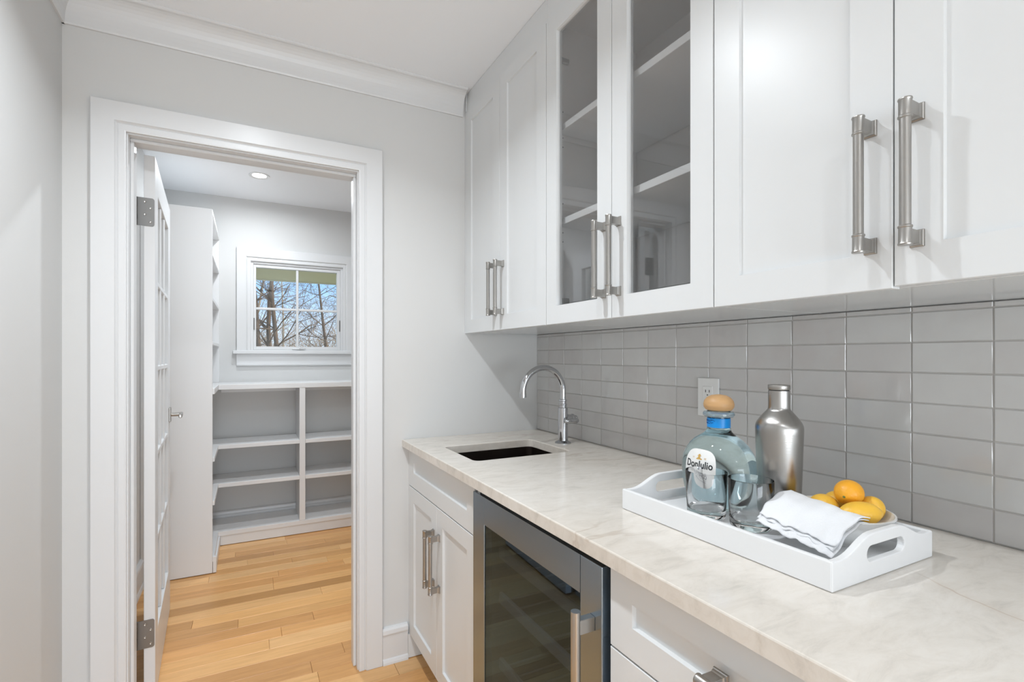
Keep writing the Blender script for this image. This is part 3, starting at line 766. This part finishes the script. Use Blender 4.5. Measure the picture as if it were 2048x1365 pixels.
# ------------------------------------------------------------------ serving tray and what stands on it
tx0, tx1, ty0, ty1 = .774, 1.075, .418, .865; tz = .9205
tr = thing('serving_tray', ((tx0+tx1)/2, (ty0+ty1)/2, tz), 'white wooden serving tray with cut-out handles on the worktop', 'tray')
MB().box(tx0+.009, tx1-.009, ty0+.009, ty1-.009, tz, tz+.0095).build('tray_base', TRAYM, tr)
MB().box(tx0, tx0+.010, ty0+.0005, ty1-.0005, tz, .9660, .0022, 2).build('side_wall', TRAYM, tr)
MB().box(tx1-.010, tx1, ty0+.0005, ty1-.0005, tz, .9660, .0022, 2).build('side_wall', TRAYM, tr)
def endboard(y0, y1):
    bm = bmesh.new(); xm = (tx0+tx1)/2; W2 = (tx1-tx0)/2
    out = [(tx0+.0005, tz), (tx1-.0005, tz), (tx1-.0005, .9650)]
    for i in range(25):
        u = 1-2*i/24; x = xm+u*(W2-.004)
        a = min(1, max(0, (abs(u)*W2-.036)/(W2-.004-.036-.018)))
        out.append((x, .9650+.0265*(.5+.5*math.cos(PI*a)) - .0022*(1-math.cos(PI*min(1, abs(u)*W2/.06)))*0))
    out.append((tx0+.0005, .9650))
    # slot
    sw, sh, szc = .056, .0125, .9600
    inn = []
    for i in range(9): a = -PI/2+i/8*PI; inn.append((xm-.012*0+sw-sh+sh*math.cos(a), szc+sh*math.sin(a)))
    for i in range(9): a = PI/2+i/8*PI; inn.append((xm-sw+sh+sh*math.cos(a), szc+sh*math.sin(a)))
    E = []
    for pts in (out, inn):
        vs = [bm.verts.new((x, y0, z)) for x, z in pts]
        E += [bm.edges.new((vs[i], vs[(i+1) % len(vs)])) for i in range(len(vs))]
    r = bmesh.ops.triangle_fill(bm, use_beauty=True, edges=E)
    fs = [f for f in r['geom'] if isinstance(f, bmesh.types.BMFace)]
    ex = bmesh.ops.extrude_face_region(bm, geom=fs)
    bmesh.ops.translate(bm, verts=[v for v in ex['geom'] if isinstance(v, bmesh.types.BMVert)], vec=(0, y1-y0, 0))
    bmesh.ops.recalc_face_normals(bm, faces=bm.faces)
    be = [e for e in bm.edges if len(e.link_faces) == 2 and e.calc_face_angle(0) > .9]
    bmesh.ops.bevel(bm, geom=be, offset=.0018, segments=2, affect='EDGES', profile=.5)
    m = MB(); m.bm.free(); m.bm = bm
    return m.build('handle_board', TRAYM, tr)
endboard(ty0, ty0+.011); endboard(ty1-.011, ty1)
TZ = tz+.0097

# bottle
bx, by = .970, .764
Bt = thing('liquor_bottle', (bx, by, TZ), 'round-shouldered pale blue glass bottle with an oval white label', 'bottle')
BA, BB = .090, .0705
prof = [(.0, .0), (.052, .0), (.058, .0015), (.066, .006), (.0735, .016), (.0795, .030), (.0835, .046), (.0855, .062), (.0862, .078), (.0855, .094), (.0825, .110), (.0760, .125), (.0665, .139), (.055, .150), (.042, .158), (.032, .164), (.0265, .170), (.0245, .177), (.0240, .186), (.0240, .205)]
def bot(r, z, phi, off=0):
    """phi 0 faces -x"""
    kb = BB/BA
    s = min(1, max(0, (z-.150)/.020)); k = kb+(1-kb)*s
    return Vector((bx-(r*k+off)*math.cos(phi), by+(r+off)*math.sin(phi), TZ+z))
def prof_r(z):
    for (r0, z0), (r1, z1) in zip(prof[1:], prof[2:]):
        if z0 <= z <= z1: return r0+(r1-r0)*(z-z0)/(z1-z0)
    return prof[-1][0]
bm = bmesh.new(); n = 64; rings = []
for r, z in prof[1:]+[(.0165, .2052), (.0165, .196), (0, .196)]:
    rings.append([bm.verts.new(bot(r, z, 2*PI*i/n)) for i in range(n)] if r > 0 else [bm.verts.new(bot(0, z, 0))])
for A, B in zip(rings, rings[1:]):
    for i in range(n):
        j = (i+1) % n
        f = bm.faces.new((A[i], A[j], B[j], B[i]) if len(B) > 1 else (A[i], A[j], B[0])); f.smooth = True
bm.faces.new(rings[0][::-1])
m = MB(); m.bm.free(); m.bm = bm; m.build('glass_body', BOTTLE, Bt)
TB = Matrix.Translation((bx, by, TZ))
MB().lathe([(.0245, .2022), (.0310, .2030), (.0335, .2065), (.0335, .2105), (.0310, .2140), (.0245, .2145)], 40, TB, close=False).build('neck_ring', mat('ring_glass', (.55, .66, .72), .05, trans=.7, ior=1.45), Bt)
MB().lathe([(0, .2150), (.020, .2152), (.0275, .2180), (.0318, .2245), (.0325, .2310), (.0305, .2390), (.0250, .2460), (.0160, .2510), (0, .2535)], 40, TB).build('stopper', CORK, Bt)
band = MB().lathe([(.0246, .1785), (.0246, .1995)], 48, TB, close=False).build('neck_band', BLUE, Bt)
# signature: thin scribble on the band
b = MB(); rs = random.Random(4)
for row, (z0, zh, a0, a1, nn) in enumerate(((.1925, .0030, -1.15, .35, 46), (.1870, .0018, -1.1, .2, 40))):
    pts = []
    for i in range(nn):
        u = i/(nn-1); a = a0+(a1-a0)*u
        z = z0+(rs.uniform(-1, 1))*zh*(1 if i % 5 else 1.5)+.002*u
        pts.append((bx-.0249*math.cos(a), by+.0249*math.sin(a)*-1, TZ+z))
    b.tube(pts, .00028, 4)
b.build('signature', INKS, band)
# label, wrapped on the body; (u: along the surface, v: height)
LZ = .086; LWd, LHt = .0405, .0460
def lab(u, v, off=.0004):
    z = LZ+v; r = prof_r(z); k = BB/BA
    # arc length on the ellipse about phi 0 with local radius r; mirrored so text reads from outside
    phi = -u/(r*.985)
    return bot(r, z, -phi*-1 if False else phi, off)
bm = bmesh.new(); NU, NV = 24, 24
def sq(u, v):   # square to rounded superellipse
    a = math.atan2(v, u); m_ = max(abs(u), abs(v))
    if m_ == 0: return 0, 0
    ex_ = 3.1; rr = (abs(math.cos(a))**ex_+abs(math.sin(a))**ex_)**(-1/ex_)
    return m_*rr*math.cos(a)*LWd, m_*rr*math.sin(a)*LHt
G = [[bm.verts.new(lab(*sq(-1+2*i/NU, -1+2*j/NV))) for j in range(NV+1)] for i in range(NU+1)]
for i in range(NU):
    for j in range(NV):
        f = bm.faces.new((G[i][j], G[i+1][j], G[i+1][j+1], G[i][j+1])); f.smooth = True
m = MB(); m.bm.free(); m.bm = bm; label = m.build('front_label', PAPER, Bt)
def text_on(s, size, u, v, mt, name, sx=1.0, shear=0, bold=0, off=.0009):
    cu = bpy.data.curves.new('lettering', 'FONT'); cu.body = s; cu.size = size; cu.align_x = 'CENTER'; cu.align_y = 'CENTER'; cu.shear = shear; cu.offset = bold; cu.resolution_u = 3
    ob = bpy.data.objects.new('lettering', cu); C.objects.link(ob)
    dg = bpy.context.evaluated_depsgraph_get(); me = bpy.data.meshes.new_from_object(ob.evaluated_get(dg)); bpy.data.objects.remove(ob)
    bm = bmesh.new(); bm.from_mesh(me)
    bmesh.ops.subdivide_edges(bm, edges=[e for e in bm.edges if e.calc_length() > .004], cuts=2)
    for q in bm.verts:
        q.co = lab(u+q.co.x*sx, v+q.co.y, off)
    m = MB(); m.bm.free(); m.bm = bm
    return m.build(name, mt, label, recalc=False)
text_on('DonJulio', .0220, 0, .0125, INK, 'lettering', .88, bold=.0004)
text_on('BLANCO', .0092, .004, -.0270, INKG, 'lettering', .92, bold=.00015)
text_on('TEQUILA', .0042, .002, -.0195, INKG, 'lettering', 1.05)
text_on('RESERVA DE', .0034, .010, -.0055, INKG, 'lettering', 1)
text_on('HECHO EN MEXICO', .0028, .003, -.0355, INKG, 'lettering', 1.2)
text_on('19', .0055, -.0150, .0270, GOLD, 'lettering', 1); text_on('42', .0055, .0150, .0270, GOLD, 'lettering', 1)
b = MB()      # figure emblem: hat, body, base
def flatpoly(b, pts, off=.0009): b.bm.faces.new([b.bm.verts.new(lab(u, v, off)) for u, v in pts])
flatpoly(b, [(-.0022, .0355), (.0022, .0355), (.0028, .0325), (-.0028, .0325)]); flatpoly(b, [(-.0050, .0325), (.0050, .0325), (.0042, .0310), (-.0042, .0310)])
flatpoly(b, [(-.0018, .0310), (.0018, .0310), (.0040, .0265), (-.0040, .0265)]); flatpoly(b, [(-.0060, .0265), (.0070, .0265), (.0085, .0240), (-.0065, .0240)])
b.build('emblem', GOLD, label)
b = MB(); pts = [( -.0195+.0050*math.cos(a/16*2*PI), -.0240+.0062*math.sin(a/16*2*PI)) for a in range(16)]
flatpoly(b, pts); b.build('seal', INKB, label)
b = MB()
for q in range(3):
    P_ = []
    for i in range(22):
        u = -.026+i*.0016; P_.append(lab(u+.004*q, -.0035-.0022*q+.0016*math.sin(i*.9+q*2), .0010))
    b.tube(P_, .00022, 4)
b.tube([lab(-.022+i*.0022, -.0315+.0006*math.sin(i), .0010) for i in range(20)], .00015, 4)
b.build('flourish', INKG, label)

# flask
kx, ky = 1.016, .653
K = thing('steel_flask', (kx, ky, TZ), 'tall brushed steel flask with a narrow neck', 'flask')
TK_ = Matrix.Translation((kx, ky, TZ))
prof2 = [(0, 0), (.0355, 0), (.0378, .002), (.0388, .006), (.0400, .03), (.0418, .08), (.0436, .14), (.0448, .178), (.0450, .188), (.0443, .194), (.0420, .200), (.0370, .208), (.0300, .217), (.0245, .2235), (.0214, .2275), (.0206, .231), (.0204, .236), (.0204, .2670), (.0200, .2675)]
MB().lathe(prof2, 64, TK_).build('flask_body', FLASK, K)
MB().lathe([(.0190, .2675), (.0190, .2692)], 40, TK_, close=False).build('seal_ring', DARK, K)
MB().lathe([(0, .2692), (.0204, .2692), (.0209, .270), (.0209, .2780), (.0204, .2792), (.0180, .2794), (.0175, .2785), (0, .2785)], 48, TK_).build('cap', NICKEL, K)

# tumblers
def tumbler(x, y, label, ang=0):
    H = .0965; T = Matrix.Translation((x, y, TZ))
    pr = [(0, .0), (.030, .0), (.0355, .0012), (.0375, .004), (.0382, .010), (.0395, .04), (.0412, H-.001), (.0407, H), (.0400, H), (.0397, H-.001), (.0380, .05), (.0368, .026), (.0350, .019), (.0300, .0165), (.012, .0155), (0, .0158)]
    o = MB().lathe(pr, 64, T, weld=0) if False else MB().lathe(pr, 64, T)
    o = o.build('tumbler', GLASS, None, (x, y, TZ), weld=0)
    return tag(o, label, 'glass', 'clear glass tumblers on the tray')
tumbler(.878, .722, 'clear heavy-based tumbler in front of the bottle label')
tumbler(.900, .636, 'clear heavy-based tumbler beside the folded napkin')

# bowl
ux, uy = .990, .523
TU = Matrix.Translation((ux, uy, TZ))
bo = MB().lathe([(0, 0), (.040, 0), (.042, .004), (.056, .016), (.070, .030), (.0795, .044), (.0835, .0545), (.0830, .0565), (.0805, .0565), (.0780, .050), (.0700, .041), (.055, .034), (.03, .031), (0, .030)], 56, TU).build('bowl', CERAM, None, (ux, uy, TZ))
tag(bo, 'shallow white ceramic bowl holding the lemons on the tray', 'bowl')

# lemons
def lemon(x, y, z, L, r, d, label, m=LEMON, stem=1, seed=0):
    T = Matrix.Translation((x, y, z)) @ Vector(d).normalized().to_track_quat('Z', 'Y').to_matrix().to_4x4()
    pr = []
    for i in range(25):
        a = -PI/2+i/24*PI; zz = math.sin(a); rr = math.cos(a)
        nub = .10*max(0, (abs(zz)-.90)/.10)
        pr.append((max(0, r*(rr**.92 if rr > 0 else 0)), zz*L*(1+nub)))
    pr[0] = (0, pr[0][1]); pr[-1] = (0, pr[-1][1])
    t = thing('lemon', (x, y, z), label, 'lemon', 'lemons in the bowl')
    MB().lathe(pr, 32, T).build('peel', m, t)
    if stem:
        MB().lathe([(0, L*1.05+.0018), (.0022, L*1.05+.0012), (.0034, L*1.02), (.0030, L*.98)], 10, T, close=False).build('stem_end', STEM, t)
    return t
lemon(1.0075, .515, 1.0160, .0245, .0232, (-1.09, -.215, -.15), 'deep yellow-orange lemon on top of the pile', LEMON2)
lemon(.980, .483, .9900, .0335, .0210, (.80, -.50, .06), 'long yellow lemon at the front of the bowl beneath the top one', stem=0)
lemon(.990, .549, .9850, .0270, .0215, (.30, .88, -.1), 'yellow lemon half covered by the napkin edge', stem=0)
lemon(1.0360, .493, .9880, .0245, .0210, (.35, .4, -.8), 'greenish yellow lemon leaning at the back beside the tiles', stem=0)
lemon(1.030, .547, .9870, .0230, .0210, (.7, -.3, .1), 'lemon barely peeking out behind the top one', stem=0)

# napkin : folded layers draped from the bowl towards the near tray wall
def bez(P, t):
    P = [Vector(p) for p in P]
    while len(P) > 1: P = [a.lerp(b, t) for a, b in zip(P, P[1:])]
    return P[0]
bm = bmesh.new()
def layer(dz, dx, ext, seed, y_off=0, lift=0):
    rl = random.Random(seed); NU, NV = 26, 40
    ph = [rl.uniform(0, 6) for _ in range(6)]; ph[:3] = [1.1, 3.7, .4]
    G = []
    for j in range(NV+1):
        v = j/NV            # 0 = kitchen end, 1 = doorway end (along y)
        # cross profile from inside the bowl over its rim and down
        def mixp(a, b): return Vector(a).lerp(Vector(b), v)
        p0 = mixp((.966, .457, .9740), (1.000, .605, .9830))
        p1 = mixp((.952, .453, .9930), (.960, .603, 1.0020))
        p2 = mixp((.922, .463, .9920), (.905, .597, .9960))
        p3 = mixp((.897, .468, .9560), (.868, .590, .9760))
        p4 = mixp((.862+dx, .464, .9410), (.852+dx, .588, .9640))
        row = []
        for i in range(NU+1):
            u = .13+i/NU*(ext-.13)
            p = bez((p0, p1, p2, p3, p4), u)
            w = .0010*math.sin(v*13+ph[0]+u*2)+.0005*math.sin(v*29+ph[1]-u*5)+.0005*math.sin(u*19+ph[2]+v*6)
            hem = max(0, (u/ext-.72)/.28)
            w += hem*(.0014*math.sin(v*24+ph[3])+.0008*math.sin(v*51+ph[4]))
            p = p+Vector((hem*.0018*math.sin(v*31+ph[5]), y_off+.0012*math.sin(u*20+ph[2]), dz+w+.0015))
            row.append(bm.verts.new(p))
        G.append(row)
    for a, b_ in zip(G, G[1:]):
        for i in range(NU):
            f = bm.faces.new((a[i], a[i+1], b_[i+1], b_[i])); f.smooth = True
layer(.0085, 0, .93, 1); layer(.0038, .002, .965, 2, .002); layer(-.0010, -.004, 1.0, 3, -.001)
m = MB(); m.bm.free(); m.bm = bm; o = m.build('napkin', CLOTH, None, (.92, .53, .97), recalc=False)
tag(o, 'folded white linen napkin draped from the lemon bowl onto the tray', 'napkin')
s_ = o.modifiers.new('thickness', 'SOLIDIFY'); s_.thickness = .0016; s_.offset = 0

# ------------------------------------------------------------------ outside the pantry window
b = MB(); b.box(-8, 9, YF+.13, 5.62, 2.088, 2.12); tag(b.build('porch_soffit', SOFFIT), 'olive painted soffit overhanging the pantry window', 'soffit', kind='structure')
b = MB(); b.box(-8, 9, 5.62, 5.66, 2.076, 2.30); tag(b.build('porch_fascia', FASCIA), 'pale fascia board edging the olive soffit', 'fascia', kind='structure')
tag(MB().box(-60, 60, -60, 90, -.62, -.60).build('ground', GRASS), 'rough brown winter grass outside the house', 'ground', kind='structure')

def grow(b, p, d, length, rad, depth, rng, spread, gnarl=.25, mt=None):
    segs = 4; pts = [p.copy()]; rr = [rad]; dirs = []
    for i in range(segs):
        d = (d+Vector((rng.gauss(0, gnarl), rng.gauss(0, gnarl), rng.gauss(.03, gnarl*.6)))*.5).normalized()
        p = p+d*length/segs; pts.append(p.copy()); rr.append(rad*(1-.42*(i+1)/segs)); dirs.append(d.copy())
    b.tube(pts, rr, 5 if depth > 1 else 3, cap=False)
    if depth == 0: return
    nchild = 4 if depth > 1 else 4
    for c in range(nchild):
        k = rng.randint(1, segs); q = pts[k]; base = dirs[k-1]
        a = rng.uniform(0, 2*PI); perp = base.orthogonal().normalized(); perp.rotate(Matrix.Rotation(a, 3, base))
        nd = (base*rng.uniform(.35, .8)+perp*spread+Vector((0, 0, .18))).normalized()
        grow(b, q, nd, length*rng.uniform(.52, .8), rr[k]*rng.uniform(.5, .68), depth-1, rng, spread, gnarl)
def tree(x, y, stems, h, rad, label, seed, mt=BARK, spread=.85, depth=4, name='bare_tree'):
    rng = random.Random(seed)
    t = thing(name, (x, y, -.6), label, 'tree', 'bare trees outside the window')
    tb = MB(); bb = MB()
    for s_i, (dx, lean) in enumerate(stems):
        p = Vector((x+dx, y+rng.uniform(-.1, .1), -.6)); pts = [p.copy()]; rr = [rad]; d = Vector((lean, 0, 1)).normalized(); n_ = 12
        for i in range(n_):
            d = (d+Vector((rng.gauss(0, .05), rng.gauss(0, .05), .04))).normalized(); p = p+d*h/n_; pts.append(p.copy()); rr.append(rad*(1-.75*(i+1)/n_))
        tb.tube(pts, rr, 8, cap=False)
        for i in range(3, n_+1):
            for c in range(2):
                a = rng.uniform(0, 2*PI); nd = Vector((math.cos(a), math.sin(a)*.7, rng.uniform(.15, .8))).normalized()
                grow(bb, pts[i], nd, h*rng.uniform(.14, .26)*(1-.04*i), rr[i]*rng.uniform(.30, .5), depth-1, rng, spread)
    tb.build('trunk', mt, t); bb.build('branches', mt, t)
    return t
tree(.50, 12.2, ((-.11, -.005), (.02, .0), (.15, .012)), 7.5, .062, 'bare tree with three close upright trunks filling the first pane', 3, BARK)
tree(2.12, 14.5, ((0, -.06),), 5.6, .060, 'slender bare tree with a reddish forked trunk outside the window', 8, BARK, depth=4)
tree(3.25, 13.0, ((0, -.16),), 6.4, .075, 'bare tree leaning in beyond the window casing', 12, BARK2)
tree(-.35, 17.0, ((0, .02),), 6.5, .06, 'thin pale bare tree standing farther off behind the three trunks', 15, BARK2, depth=3)
tree(1.25, 20.0, ((0, -.02),), 6.0, .05, 'distant low bare tree between the two nearer ones', 19, BARK2, depth=3)
rng = random.Random(40); b = MB()
for i in range(8):
    for q in range(34):
        a = rng.uniform(0, 2*PI); d = Vector((math.cos(a)*.45, math.sin(a)*.3, 1)).normalized()
        h = 2.0+.5*((i*7) % 5)/5+(.6 if i > 4 else 0)
        grow(b, Vector((-.6+i*.75+rng.uniform(-.7, .7), 20.5+(i % 3)*1.3+rng.uniform(-.4, .4), -.6)), d, h*rng.uniform(.65, 1.1), .016, 2, rng, .8)
tag(b.build('brush_thicket', BRUSH, None, (2, 21, -.6)), 'tangled tan brush thicket along the foot of the bare trees', 'brush', kind='stuff')
